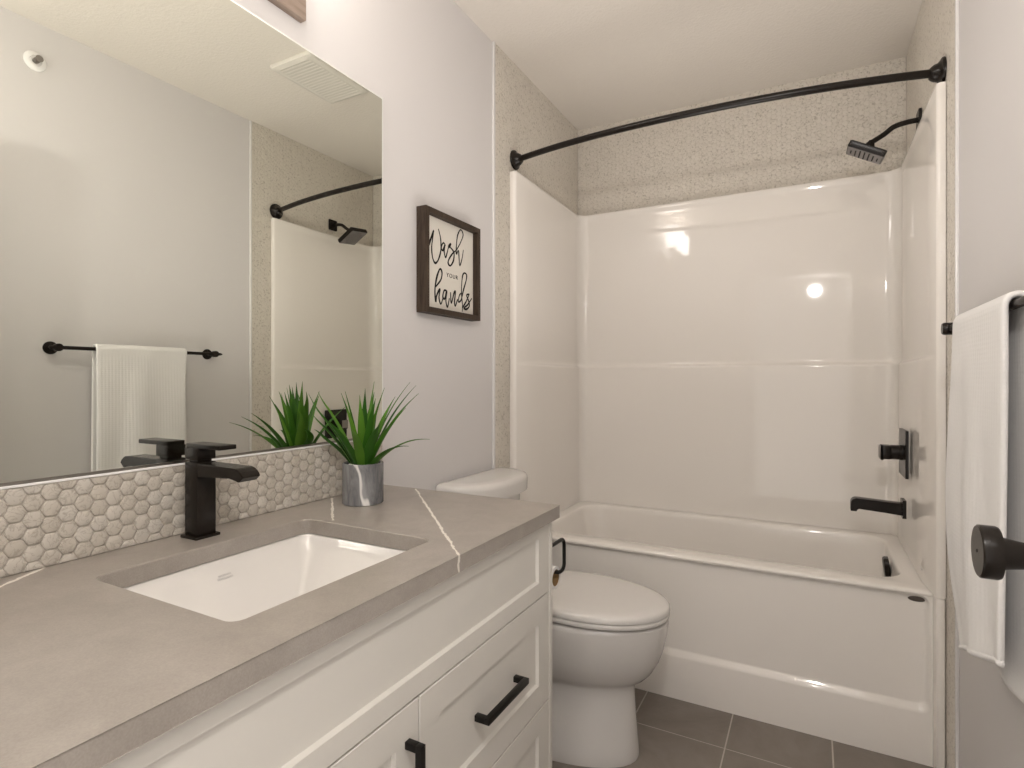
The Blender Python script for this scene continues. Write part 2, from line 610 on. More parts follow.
# dark oval maker's badge on the apron
bm = B()
cx, cz = 1.461, 0.478
t = B()
add_lathe(t, [(0, 0), (1.0, 0), (0.95, 0.0016), (0, 0.0018)], (0, 0, 0), 'Z', 28)
merge(bm, t, Matrix.Translation((1.468, -0.756, 0.521)) @ Matrix.Rotation(PI / 2, 4, 'X') @ Matrix.Diagonal((0.024, 0.0085, 1, 1)))
badge = make('badge', bm, M['gunmetal'], tub)
badge['label'] = 'small dark oval badge'
# overflow cover on the end wall of the basin
bm = B()
ox, oy, oz = 1.4285, -0.40, 0.506
t = B()
loft(t, [[(a, b, hgt) for a, b in rrect(-0.036 * s, 0.036 * s, -0.043 * s, 0.043 * s, 0.022 * s)] for s, hgt in ((1.0, 0.0), (1.0, 0.012), (0.93, 0.017), (0.80, 0.019))], True, True, True)
merge(bm, t, Matrix.Translation((ox + 0.002, oy, oz)) @ Matrix.Rotation(-0.11, 4, 'Y') @ Matrix.Rotation(-PI / 2, 4, 'Y') @ Matrix.Rotation(PI / 2, 4, 'Z'))
ov = make('overflow_cover', bm, M['bronze'], tub)
ov['label'] = 'dark bronze overflow cover'
make('drain', add_lathe(B(), [(0, 0.1455), (0.034, 0.1455), (0.034, 0.149), (0.028, 0.151), (0, 0.152)], (1.22, -0.385, 0), 'Z', 32), M['bronze'], tub)

# ------------------------------------------------------------------ acrylic shower surround
bm = B()


def arc(cx, cy, r, a0, a1, n):
    return [(cx + r * math.cos(a0 + (a1 - a0) * k / n), cy + r * math.sin(a0 + (a1 - a0) * k / n)) for k in range(n + 1)]


XI, XO = 0.024, 1.5070
YB = -0.028
CR = 0.056
plan = [(0.0015, -0.8120), (0.010, -0.8135), (0.0270, -0.8125), (0.0310, -0.8080), (0.0325, -0.8020)]
plan += [(0.0325 + (XI - 0.0325) * k / 6, -0.80 + (0.80 + YB - CR) * k / 6) for k in range(1, 6)]
plan += arc(XI + CR, YB - CR, CR, PI, PI / 2, 10)
plan += [(XI + CR + (XO - XI - 2 * CR) * k / 12, YB) for k in range(1, 12)]
plan += arc(XO - CR, YB - CR, CR, PI / 2, 0, 10)
xe = 1.5070
plan += [(XO + (xe - XO) * k / 6, (YB - CR) + (-0.80 - YB + CR) * k / 6) for k in range(1, 6)]
plan += [(xe, -0.8220), (xe + 0.0015, -0.8280), (xe + 0.0050, -0.8330), (xe + 0.0110, -0.8350), (W - 0.0015, -0.8340)]
nrm = []
for i in range(len(plan)):
    a, b = Vector(plan[max(i - 1, 0)]), Vector(plan[min(i + 1, len(plan) - 1)])
    d = (b - a).normalized()
    nrm.append(Vector((d.y, -d.x)))


def surround_ring(z, o, lean=0.0):
    out = []
    for i, (p, n_) in enumerate(zip(plan, nrm)):
        edge = i < 5 or i >= len(plan) - 5
        k = 0.0 if edge else o
        q = Vector(p) + n_ * k
        if not edge:
            q.y -= lean * min(1.0, max(0.0, (q.y + 0.8) / 0.75))
        out.append((q.x, q.y, z))
    return out


LZ = 1.300
def lean(z):
    return max(0.0, 0.0065 * (z - LZ - 0.012) / 0.8)


levels = [(0.5575, 0.016), (0.565, 0.015), (0.60, 0.0145), (0.95, 0.0136), (LZ - 0.030, 0.0127), (LZ - 0.018, 0.0125), (LZ - 0.010, 0.0128), (LZ - 0.004, 0.0120), (LZ, 0.0098),
          (LZ + 0.004, 0.0050), (LZ + 0.010, 0.0015), (LZ + 0.018, 0.0), (LZ + 0.030, 0.0), (1.7, 0.0), (2.085, 0.0), (2.095, 0.0), (2.107, 0.0006), (2.116, 0.0020),
          (2.124, 0.0036), (2.133, 0.0040), (2.139, 0.0030), (2.1415, 0.0010)]
levels = [(z, o, lean(min(z, 2.095))) for z, o in levels]
rings = [surround_ring(z, o, ln) for z, o, ln in levels]
top = []
for i, (x, y) in enumerate(plan):       # close the top back to the tile
    if y < -0.79 and (i < 5 or i >= len(plan) - 5):
        top.append((x, y, 2.142))
    else:
        top.append((min(max(x, 0.0015), W - 0.0015) if YB - CR * 0.5 < y else (0.0015 if x < W / 2 else W - 0.0015), -0.0015 if y > YB - CR * 0.5 else y, 2.142))
rings.append(top)
loft(bm, rings, closed=False)
surround = tag(make('shower_surround', bm, M['acrylic'], None, at=(W / 2, -0.03, 0.5575), angle=55), 'glossy white acrylic wall surround above the bathtub', 'shower surround')
# the little grey mark printed low on the right-hand panel
bm = B()
for a, b in (((1.5005, -0.655, 0.604), (1.5008, -0.668, 0.592)), ((1.5008, -0.668, 0.592), (1.5010, -0.684, 0.600))):
    add_tube(bm, [(a[0] - 0.0075, a[1], a[2]), (b[0] - 0.0075, b[1], b[2])], 0.0022, 8)
make('printed_mark', bm, M['greyink'], surround)

# ------------------------------------------------------------------ curtain rod
rod = thing('curtain_rod', 'bowed dark bronze shower curtain rod spanning the tub alcove', 'curtain rod', (W / 2, -0.768, 2.208))
path = []
for k in range(49):
    s = k / 48
    path.append((0.018 + (W - 0.036) * s, -0.768 - 0.032 * s - 0.100 * 4 * s * (1 - s) * (1 - 0.12 * math.sin(PI * s)), 2.208 - 0.020 * s))
make('rod', add_tube(B(), path, 0.0127, 18), M['bronze'], rod)
fl_prof = [(0.0, 0.0), (0.0425, 0.0), (0.0425, 0.004), (0.0405, 0.008), (0.034, 0.011), (0.0275, 0.017), (0.025, 0.026), (0.0195, 0.034), (0.015, 0.038), (0.0, 0.039)]
dl = (Vector(path[1]) - Vector(path[0])).normalized()
make('flange', add_lathe(B(), [(r, h + 0.001) for r, h in fl_prof], (0, -0.768, 2.208), 'X', 40), M['bronze'], rod)
make('flange', add_lathe(B(), [(r, h + 0.001) for r, h in fl_prof], (W, -0.800, 2.188), '-X', 40), M['bronze'], rod)

# ------------------------------------------------------------------ shower head
SY = -0.375
sh = thing('shower_fixture', 'square dark bronze shower head on a curved arm above the surround', 'shower head', (W, SY, 2.213))
t = B()
loft(t, [[(a, b, hgt) for a, b in rrect(-0.033 * s, 0.033 * s, -0.033 * s, 0.033 * s, 0.005)] for s, hgt in ((1, 0.0015), (1, 0.008), (0.95, 0.011))], True, True, True)
bm = B()
merge(bm, t, Matrix.Translation((W, SY, 2.213)) @ Matrix.Rotation(-PI / 2, 4, 'Y'))
make('flange', bm, M['bronze'], sh)
hx, hz = 1.350, 2.112
axis = Vector((-0.47, 0.10, -0.87)).normalized()
joint_p = Vector((hx, SY, hz)) - axis * 0.050
arm_pts = catmull([(W - 0.008, SY, 2.213), (W - 0.045, SY, 2.2115), (W - 0.085, SY, 2.203), (W - 0.116, SY, 2.181), tuple(joint_p)], 8)
make('arm', add_tube(B(), arm_pts, 0.0098, 16), M['bronze'], sh)
# head: local -Z is the spray direction
zc = -axis
xc = Vector((1, 0, 0))
xc = (xc - zc * xc.dot(zc)).normalized()
yc = zc.cross(xc)
hm = Matrix(((xc.x, yc.x, zc.x, hx), (xc.y, yc.y, zc.y, SY), (xc.z, yc.z, zc.z, hz), (0, 0, 0, 1)))
bm = B()
t = B()
sec = [(0.066, 0.0), (0.068, 0.003), (0.068, 0.022), (0.065, 0.025), (0.034, 0.026), (0.026, 0.030), (0.021, 0.033)]
loft(t, [[(a, b, hgt) for a, b in rrect(-s, s, -s, s, 0.006)] for s, hgt in sec], True, True, True)
add_lathe(t, [(0.0, 0.031), (0.0165, 0.031), (0.0175, 0.035), (0.0165, 0.043), (0.0125, 0.049), (0.0115, 0.056), (0, 0.057)], (0, 0, 0), 'Z', 24)
merge(bm, t, hm)
make('head', bm, M['bronze'], sh)
bm = B()
t = B()
loft(t, [[(a, b, hgt) for a, b in rrect(-s, s, -s, s, 0.004)] for s, hgt in ((0.0625, 0.0005), (0.0625, -0.0015))], True, True, True)
merge(bm, t, hm)
fp = make('face_plate', bm, M['nozzle'], sh)
fp['label'] = 'grey nozzle plate'
bm = B()
for i in range(7):
    for j in range(7):
        if abs(i - 3) + abs(j - 3) > 4:
            continue
        t = B()
        add_lathe(t, [(0, -0.0012), (0.0028, -0.0012), (0.0020, -0.0040), (0, -0.0042)], ((i - 3) * 0.0165, (j - 3) * 0.0165, 0), 'Z', 8)
        merge(bm, t, hm)
make('nozzles', bm, M['ink'], fp)

# ------------------------------------------------------------------ valve and spout
VX = 1.4805
VY, VZ = -0.398, 0.953
va_ = thing('shower_valve', 'square dark bronze shower valve with lever handle above the tub spout', 'shower valve', (VX, VY, VZ))
t = B()
loft(t, [[(a, b, hgt) for a, b in rrect(-0.088 * s, 0.088 * s, -0.088 * s, 0.088 * s, 0.006)] for s, hgt in ((1, 0.0), (1, 0.008), (0.985, 0.010))], True, True, True)
bm = B()
merge(bm, t, Matrix.Translation((VX, VY, VZ)) @ Matrix.Rotation(-PI / 2, 4, 'Y'))
make('escutcheon', bm, M['bronze'], va_)
bm = B()
add_lathe(bm, [(0, 0.009), (0.029, 0.009), (0.029, 0.018), (0.0275, 0.020), (0.0275, 0.046), (0.026, 0.048), (0, 0.048)], (VX, VY, VZ), '-X', 36)
make('sleeve', bm, M['bronze'], va_)
bm = B()
add_box(bm, VX - 0.080, VX - 0.047, VY - 0.026, VY + 0.026, VZ - 0.026, VZ + 0.026, 0.003)
add_box(bm, VX - 0.080, VX - 0.070, VY - 0.026, VY + 0.026, VZ - 0.030, VZ + 0.026, 0.003)
hd = make('handle', bm, M['bronze'], va_)
cap = make('handle_cap', add_box(B(), VX - 0.0840, VX - 0.0795, VY - 0.024, VY + 0.024, VZ - 0.024, VZ + 0.024, 0.0015), M['steel'], hd)
cap['label'] = 'brushed end cap'

TZ = 0.742
sp = thing('tub_spout', 'dark bronze tub spout with a turned-down tip below the valve', 'tub spout', (VX, VY, TZ))
bm = B()
t = B()
loft(t, [[(a, b, hgt) for a, b in rrect(-0.034, 0.034, -0.034, 0.034, 0.004)] for hgt in (0.0, 0.012)], True, True, True)
merge(bm, t, Matrix.Translation((VX, VY, TZ)) @ Matrix.Rotation(-PI / 2, 4, 'Y'))
make('flange', bm, M['bronze'], sp)
bm = B()
# side outline of the spout in X,Z: a flat bar that turns down at the tip
prof = [(VX - 0.010, TZ + 0.019), (VX - 0.150, TZ + 0.026)] + [(VX - 0.158 - 0.020 * math.sin(a), TZ + 0.006 + 0.0205 * math.cos(a)) for a in (0.15, 0.5, 0.85, 1.2, 1.57)] + \
       [(VX - 0.178, TZ - 0.024), (VX - 0.157, TZ - 0.024), (VX - 0.157, TZ - 0.016), (VX - 0.150, TZ - 0.012), (VX - 0.010, TZ - 0.025)]
loft(bm, [[(x, VY + yy, z) for x, z in prof] for yy in (-0.023, 0.023)], True, True, True)
bmesh.ops.bevel(bm, geom=bm.edges[:], offset=0.0015, segments=1, affect='EDGES', clamp_overlap=True)
make('body', bm, M['bronze'], sp)

# ------------------------------------------------------------------ toilet
TY = -1.170


def egg(xb, xf, hw, z, n=44, nb=2.8, split=0.44, cy=TY):
    xc_ = xb + (xf - xb) * split
    out = []
    for k in range(n):
        a = 2 * PI * k / n
        c_, s_ = math.cos(a), math.sin(a)
        if c_ >= 0:
            e = 2.05
            L_ = xf - xc_
        else:
            e = nb
            L_ = xc_ - xb
        # superellipse, widest at xc_
        rr = (abs(c_) ** e + abs(s_) ** e) ** (-1 / e)
        out.append((xc_ + L_ * rr * c_, cy + hw * rr * s_, z))
    return out


toilet = thing('toilet', 'white porcelain toilet with closed lid between vanity and bathtub', 'toilet', (0.45, TY, 0))
bm = B()
rings = [egg(0.07, 0.672, 0.152, 0.0, nb=4), egg(0.07, 0.674, 0.154, 0.010, nb=4), egg(0.07, 0.671, 0.148, 0.04, nb=4), egg(0.07, 0.664, 0.122, 0.13, nb=4), egg(0.07, 0.660, 0.109, 0.20, nb=4),
         egg(0.07, 0.660, 0.109, 0.232, nb=4), egg(0.07, 0.667, 0.116, 0.243, nb=4), egg(0.075, 0.690, 0.136, 0.258, nb=4), egg(0.09, 0.716, 0.156, 0.285, nb=3.5), egg(0.11, 0.738, 0.170, 0.325, nb=3.2),
         egg(0.13, 0.754, 0.180, 0.370, nb=3), egg(0.14, 0.763, 0.186, 0.412), egg(0.15, 0.767, 0.189, 0.442), egg(0.15, 0.767, 0.189, 0.454), egg(0.157, 0.760, 0.183, 0.460), egg(0.17, 0.74, 0.165, 0.461)]
loft(bm, rings, True, True, True)
make('bowl', bm, M['porcelain'], toilet, angle=45)
bm = B()
loft(bm, [egg(0.262, 0.764, 0.186, 0.4680), egg(0.258, 0.769, 0.190, 0.4690), egg(0.256, 0.7705, 0.1915, 0.474), egg(0.256, 0.7705, 0.1915, 0.481), egg(0.260, 0.767, 0.188, 0.4840)], True, True, True)
seat = make('seat', bm, M['porcelain'], toilet, angle=50)
bm = B()
loft(bm, [egg(0.258, 0.768, 0.189, 0.4860), egg(0.254, 0.7715, 0.1925, 0.4870), egg(0.253, 0.772, 0.193, 0.492), egg(0.254, 0.771, 0.192, 0.500), egg(0.258, 0.766, 0.188, 0.5055), egg(0.268, 0.754, 0.178, 0.5095),
          egg(0.29, 0.73, 0.160, 0.5115), egg(0.34, 0.66, 0.115, 0.5130), egg(0.42, 0.56, 0.05, 0.5135)], True, True, True)
make('lid', bm, M['porcelain'], toilet, angle=50)
for s in (-1, 1):
    make('hinge', add_lathe(B(), [(0, 0), (0.013, 0), (0.013, 0.040), (0.010, 0.043), (0, 0.0435)], (0.236, TY + s * 0.075, 0.4600), 'Z', 20), M['porcelain'], toilet)


def tank_ring(xb, xs, xf, hw, z, n=20, TY=TY + 0.012):
    """flat back, straight sides to xs, bowed front out to xf; runs counter-clockwise."""
    out = []
    r = 0.02
    for k in range(5):
        a = PI + PI / 2 * k / 4
        out.append((xb + r + r * math.cos(a), TY - hw + r + r * math.sin(a), z))
    for k in range(n + 1):
        a = -PI / 2 + PI * k / n
        s_ = math.copysign(abs(math.sin(a)) ** 0.80, math.sin(a))
        out.append((xs + (xf - xs) * math.cos(a) ** 0.8 if abs(math.cos(a)) > 1e-9 else xs, TY + hw * s_, z))
    for k in range(5):
        a = PI / 2 + PI / 2 * k / 4
        out.append((xb + r + r * math.cos(a), TY + hw - r + r * math.sin(a), z))
    return out


bm = B()
loft(bm, [tank_ring(0.02, 0.08, 0.165, 0.175, 0.460), tank_ring(0.02, 0.08, 0.170, 0.180, 0.50), tank_ring(0.018, 0.08, 0.182, 0.190, 0.78), tank_ring(0.018, 0.08, 0.182, 0.190, 0.801)], True, True, True)
make('tank', bm, M['porcelain'], toilet, angle=50)
bm = B()
loft(bm, [tank_ring(0.012, 0.05, 0.207, 0.224, 0.8035), tank_ring(0.010, 0.05, 0.212, 0.229, 0.8055), tank_ring(0.010, 0.05, 0.214, 0.231, 0.845), tank_ring(0.011, 0.05, 0.212, 0.229, 0.855),
          tank_ring(0.014, 0.05, 0.206, 0.224, 0.8625), tank_ring(0.022, 0.05, 0.192, 0.214, 0.8665), tank_ring(0.04, 0.06, 0.155, 0.18, 0.8685)], True, True, True)
make('tank_lid', bm, M['porcelain'], toilet, angle=50)

# ------------------------------------------------------------------ vanity cabinet
CF = 0.580          # face of the fronts
VE = -1.647         # outer face of the right end panel
VL = -2.90          # left end
CT, CB = 0.906, 0.874
vanity = thing('vanity_cabinet', 'off-white shaker vanity cabinet with black bar pulls under the grey countertop', 'cabinet', (0.30, (VE + VL) / 2, 0))
bm = B()
add_box(bm, XL + 0.003, CF - 0.021, VL, VE - 0.018, 0.105, 0.69)
add_box(bm, CF - 0.045, CF - 0.021, VL, VE - 0.018, 0.69, CB - 0.002)
add_box(bm, XL + 0.003, 0.03, VL, VE - 0.018, 0.69, CB - 0.002)
add_box(bm, XL + 0.003, CF - 0.045, VL, VL + 0.018, 0.69, CB - 0.002)
make('body', bm, M['cabinet'], vanity)
make('end_panel', add_box(B(), XL + 0.003, CF + 0.001, VE - 0.0178, VE, 0.0, CB - 0.002, 0.0012), M['cabinet'], vanity)
make('toe_kick', add_box(B(), XL + 0.003, CF - 0.08, VL, VE - 0.019, 0.0, 0.104), M['cabinet'], vanity)


def shaker(y0, y1, z0, z1, rail=0.059, tk=0.020, rec=0.0075, top=None, bot=None):
    """front panel facing +X with a flat recessed centre and a small sloped edge."""
    def ring(i, x, r=0.0006):
        zb_, zt2 = ((bot or rail) - rail, (top or rail) - rail) if i >= rail else (0, 0)
        return [(x, a, b) for a, b in rrect(y0 + i, y1 - i, z0 + i + zb_, z1 - i - zt2, r, 2, 2)]
    bm_ = B()
    loft(bm_, [ring(0, CF - tk), ring(0, CF - 0.0012, 0.001), ring(0.0012, CF, 0.001), ring(rail, CF), ring(rail + 0.0015, CF - 0.002), ring(rail + 0.0032, CF - rec + 0.001), ring(rail + 0.004, CF - rec)], True, True, True)
    return bm_


GAP = 0.0032
FR = VE - 0.0178 - 0.0025      # right edge of the fronts
SPL = -2.200
Z1, Z2, Z0 = 0.690, 0.417, 0.118
make('false_drawer_front', shaker(VL + 0.003, FR, Z1 + GAP / 2, CB - 0.006, top=0.028, bot=0.038), M['cabinet'], vanity, angle=20)


def bar_pull(y, z, ln, vertical, parent):
    s = 0.0062
    bm_ = B()
    x1 = CF + 0.034
    if vertical:
        add_box(bm_, x1 - 2 * s, x1, y - s, y + s, z - ln / 2, z + ln / 2, 0.0008)
        for e in (-1, 1):
            zz = z + e * (ln / 2 - s)
            add_box(bm_, CF + 0.0003, x1 - 2 * s + 0.001, y - s, y + s, zz - s, zz + s, 0.0006)
    else:
        add_box(bm_, x1 - 2 * s, x1, y - ln / 2, y + ln / 2, z - s, z + s, 0.0008)
        for e in (-1, 1):
            yy = y + e * (ln / 2 - s)
            add_box(bm_, CF + 0.0003, x1 - 2 * s + 0.001, yy - s, yy + s, z - s, z + s, 0.0006)
    h_ = make('handle', bm_, M['black'], parent)
    h_['label'] = 'square black bar pull'
    return h_


d1 = make('drawer', shaker(SPL + GAP / 2, FR, Z2 + GAP / 2, Z1 - GAP / 2), M['cabinet'], vanity, angle=20)
bar_pull(-1.936, 0.557, 0.176, False, d1)
d2 = make('drawer', shaker(SPL + GAP / 2, FR, Z0, Z2 - GAP / 2), M['cabinet'], vanity, angle=20)
bar_pull(-1.936, 0.285, 0.176, False, d2)
dm = (SPL + VL) / 2
dr = make('door', shaker(dm + GAP / 2, SPL - GAP / 2, Z0, Z1 - GAP / 2), M['cabinet'], vanity, angle=20)
bar_pull(-2.233, 0.545, 0.176, True, dr)
dl_ = make('door', shaker(VL + 0.003, dm - GAP / 2, Z0, Z1 - GAP / 2), M['cabinet'], vanity, angle=20)
bar_pull(dm - 0.035, 0.545, 0.176, True, dl_)

# ------------------------------------------------------------------ countertop with sink cut-out
SX0, SX1, SY0, SY1 = 0.134, 0.494, -2.487, -2.046
CX1, CY1 = 0.597, -1.6365
bm = B()
o0 = rrect(XL + 0.0005, CX1, VL - 0.001, CY1, 0.002, 7, 8)
hole = rrect(SX0, SX1, SY0, SY1, 0.020, 7, 8)
e = 0.0015


def ring2(pts, z, grow=0.0):
    cx_ = sum(p_[0] for p_ in pts) / len(pts)
    cy_ = sum(p_[1] for p_ in pts) / len(pts)
    return [(p_[0] + math.copysign(grow, p_[0] - cx_), p_[1] + math.copysign(grow, p_[1] - cy_), z) for p_ in pts]


rings = [ring2(hole, CB), ring2(hole, CT - e), ring2(hole, CT, e), ring2(o0, CT, -e), ring2(o0, CT - e), ring2(o0, CB + 0.0004), ring2(o0, CB, -0.0004), ring2(hole, CB)]
loft(bm, rings)
bmesh.ops.remove_doubles(bm, verts=bm.verts[:], dist=1e-6)
tag(make('countertop', bm, M['quartz'], None, at=(0.3, -2.27, CB), angle=30), 'taupe quartz countertop with thin white veins on the vanity', 'countertop')

# undermount sink
sink = thing('sink', 'white rectangular undermount sink set into the taupe countertop', 'sink', (0.31, -2.265, 0.74))
bm = B()


def sring(gx0, gx1, gy0, gy1, z, r):
    return [(a, b, z) for a, b in rrect(SX0 + gx0, SX1 - gx1, SY0 + gy0, SY1 - gy1, r, 8, 10)]


zt = CB - 0.0008
rings = [sring(-0.020, -0.020, -0.020, -0.020, zt - 0.018, 0.03), sring(-0.020, -0.020, -0.020, -0.020, zt, 0.03), sring(-0.004, -0.004, -0.004, -0.004, zt, 0.028), sring(-0.001, -0.001, -0.001, -0.001, zt - 0.003, 0.030),
         sring(0.004, 0.002, 0.003, 0.004, zt - 0.012, 0.030), sring(0.028, 0.008, 0.010, 0.022, zt - 0.030, 0.024), sring(0.075, 0.020, 0.035, 0.075, zt - 0.068, 0.011),
         sring(0.115, 0.032, 0.070, 0.120, zt - 0.100, 0.010), sring(0.150, 0.050, 0.120, 0.155, zt - 0.122, 0.012), sring(0.170, 0.080, 0.160, 0.175, zt - 0.131, 0.02), sring(0.190, 0.135, 0.190, 0.195, zt - 0.135, 0.012)]
loft(bm, rings, True, False, True)
make('bowl', bm, M['porcelain'], sink, angle=60)
bm = B()
add_lathe(bm, [(0, zt - 0.1350), (0.024, zt - 0.1350), (0.026, zt - 0.132), (0.019, zt - 0.1295), (0, zt - 0.129)], (0.315, -2.268, 0), 'Z', 32)
make('drain', bm, M['bronze'], sink)
# illegible two-line grey maker's mark on the back slope of the bowl
bm = B()
random.seed(3)
p0 = Vector((SX0 + 0.0215, -2.270, zt - 0.0252))
dn = Vector((0.024, 0, -0.018)).normalized()
nr = Vector((0.018, 0, 0.024)).normalized()
for row, (yy0, yy1) in enumerate(((-0.012, 0.015), (-0.017, 0.015))):
    y = yy0
    while y < yy1:
        w_ = random.uniform(0.0016, 0.0028)
        c0 = p0 + dn * (row * 0.0068) + Vector((0, y, 0)) + nr * 0.0006
        q = [c0, c0 + Vector((0, w_, 0)), c0 + Vector((0, w_, 0)) + dn * 0.0042, c0 + dn * 0.0042]
        vs = [bm.verts.new(tuple(a)) for a in q] + [bm.verts.new(tuple(a + nr * 0.0004)) for a in q]
        for f in ((0, 1, 2, 3), (4, 5, 6, 7), (0, 1, 5, 4), (1, 2, 6, 5), (2, 3, 7, 6), (3, 0, 4, 7)):
            bm.faces.new([vs[i] for i in f])
        y += w_ + 0.0010
make('printed_mark', bm, M['greyink'], sink)

# ------------------------------------------------------------------ faucet
FX, FY = 0.056, -2.253
faucet = thing('faucet', 'square dark bronze single-lever faucet standing behind the sink', 'faucet', (FX, FY, CT))
make('base_plate', add_box(B(), FX - 0.0265, FX + 0.0265, FY - 0.0265, FY + 0.0265, CT, CT + 0.006, 0.001), M['bronze'], faucet)
bm = B()
add_box(bm, FX - 0.0205, FX + 0.0205, FY - 0.0205, FY + 0.0205, CT + 0.006, CT + 0.155, 0.0015)
make('body', bm, M['bronze'], faucet)
# spout: flat trough bar, curved down at the tip
zt_ = CT + 0.1535
top_l = [(FX + 0.020, zt_), (0.190, zt_ - 0.001)] + [(0.190 + 0.030 * math.sin(a), zt_ - 0.031 + 0.030 * math.cos(a)) for a in (0.25, 0.5, 0.8, 1.1)]
bot_l = [(0.204, zt_ - 0.0275), (0.190, zt_ - 0.0225), (0.178, zt_ - 0.0215), (FX + 0.020, zt_ - 0.027)]
bm = B()
loft(bm, [[(x, FY + s_, z) for x, z in top_l + bot_l] for s_ in (-0.0200, 0.0200)], True, True, True)
bmesh.ops.bevel(bm, geom=bm.edges[:], offset=0.0012, segments=2, affect='EDGES', clamp_overlap=True)
make('spout', bm, M['bronze'], faucet)
make('neck', add_box(B(), FX - 0.015, FX + 0.015, FY - 0.015, FY + 0.015, CT + 0.155, CT + 0.164, 0.001), M['bronze'], faucet)
bm = B()
zh = CT + 0.1605
add_box(bm, FX - 0.0225, FX + 0.021, FY - 0.0200, FY + 0.0200, zh, zh + 0.024, 0.002)
add_box(bm, FX - 0.0195, FX + 0.089, FY - 0.0190, FY + 0.0190, zh + 0.0235, zh + 0.0325, 0.0015)
make('lever', bm, M['bronze'], faucet)

# ------------------------------------------------------------------ backsplash
bs = thing('backsplash', 'short backsplash of cream hexagon marble tiles between countertop and mirror', 'backsplash', (0.0, -2.27, CT))
make('grout_bed', add_box(B(), XL + 0.0005, 0.0035, VL, -1.640, CT + 0.0002, 1.0505), M['grout'], bs)
bm = B()
hex_tiles(bm, (0.0034, 0, 0), (0, 1, 0), (0, 0, 1), (1, 0, 0), VL, -1.641, CT + 0.0006, 1.0495, h=0.0034)
make('tiles', bm, M['hex'], bs, angle=80)
make('edge_strip', add_box(B(), XL + 0.0005, 0.0075, VL, -1.639, 1.0505, 1.0550, 0.0005), M['trim'], bs)

# ------------------------------------------------------------------ mirror
MZ0, MZ1, MY1 = 1.0575, 2.0985, -1.6350
mirror = thing('mirror', 'large frameless wall mirror above the hexagon tile backsplash', 'mirror', (0, -2.27, MZ0))
make('backing', add_box(B(), XL + 0.0005, 0.0038, VL, MY1, MZ0, MZ1, 0.0006), M['mirror_edge'], mirror)
bm = B()
vs = [bm.verts.new(p_) for p_ in ((0.0040, VL, MZ0 + 0.002), (0.0040, MY1 - 0.006, MZ0 + 0.002), (0.0040, MY1 - 0.006, MZ1 - 0.0045), (0.0040, VL, MZ1 - 0.0045))]
bm.faces.new(vs)
gl = make('glass', bm, M['mirror'], mirror, smooth=False)
bm = B()
add_box(bm, XL + 0.0005, 0.0065, VL, MY1, MZ0 - 0.0026, MZ0 - 0.0002)
add_box(bm, 0.0045, 0.0062, VL, MY1, MZ0 - 0.0004, MZ0 + 0.0028)
make('bottom_channel', bm, M['steel'], mirror)

# ------------------------------------------------------------------ vanity light
vl = thing('vanity_light', 'wall light with wooden backplate and three frosted shades above the mirror', 'wall light', (0, -2.265, 2.152))
make('backplate', add_box(B(), XL + 0.0005, 0.0146, -2.590, -1.942, 2.161, 2.284, 0.0015), M['lightwood'], vl)
for yy in (-2.475, -2.265, -2.055):
    arm = make('arm', add_tube(B(), catmull([(0.0150, yy, 2.225), (0.055, yy, 2.222), (0.088, yy, 2.238), (0.100, yy, 2.275), (0.100, yy, 2.335)], 6), 0.007, 12), M['bronze'], vl)
    make('socket_cup', add_lathe(B(), [(0, 2.318), (0.024, 2.318), (0.028, 2.325), (0.028, 2.352), (0, 2.352)], (0.100, yy, 0), 'Z', 28), M['bronze'], arm)
    bm = B()
    rings = [[(0.100 + r_ * math.cos(2 * PI * k / 32), yy + r_ * math.sin(2 * PI * k / 32), z_) for k in range(32)] for r_, z_ in
             ((0.02, 2.3525), (0.040, 2.354), (0.047, 2.362), (0.054, 2.43), (0.058, 2.50), (0.060, 2.525), (0.057, 2.525), (0.050, 2.43), (0.042, 2.366), (0.02, 2.358))]
    loft(bm, rings, True, True, True)
    sd = make('shade', bm, M['shade'], vl)

# ------------------------------------------------------------------ sign
SYL, SYR, SZ0, SZ1 = -1.4580, -1.1110, 1.4580, 1.8150
sign = thing('wall_sign', 'square wood framed wash your hands sign hanging above the toilet', 'sign', (0, (SYL + SYR) / 2, SZ0))
bm = B()
fw, fd = 0.019, 0.034
x0 = XL + 0.001


def mitre(yl, yr, z0, z1):
    out = [(yl, z0), (yr, z0), (yr, z1), (yl, z1)]
    inn = [(yl + fw, z0 + fw), (yr - fw, z0 + fw), (yr - fw, z1 - fw), (yl + fw, z1 - fw)]
    for i in range(4):
        j = (i + 1) % 4
        q = [out[i], out[j], inn[j], inn[i]]
        a = [bm.verts.new((x0, *p_)) for p_ in q]
        b = [bm.verts.new((fd, *p_)) for p_ in q]
        bm.faces.new(a)
        bm.faces.new(b[::-1])
        for k in range(4):
            bm.faces.new((a[k], b[k], b[(k + 1) % 4], a[(k + 1) % 4]))


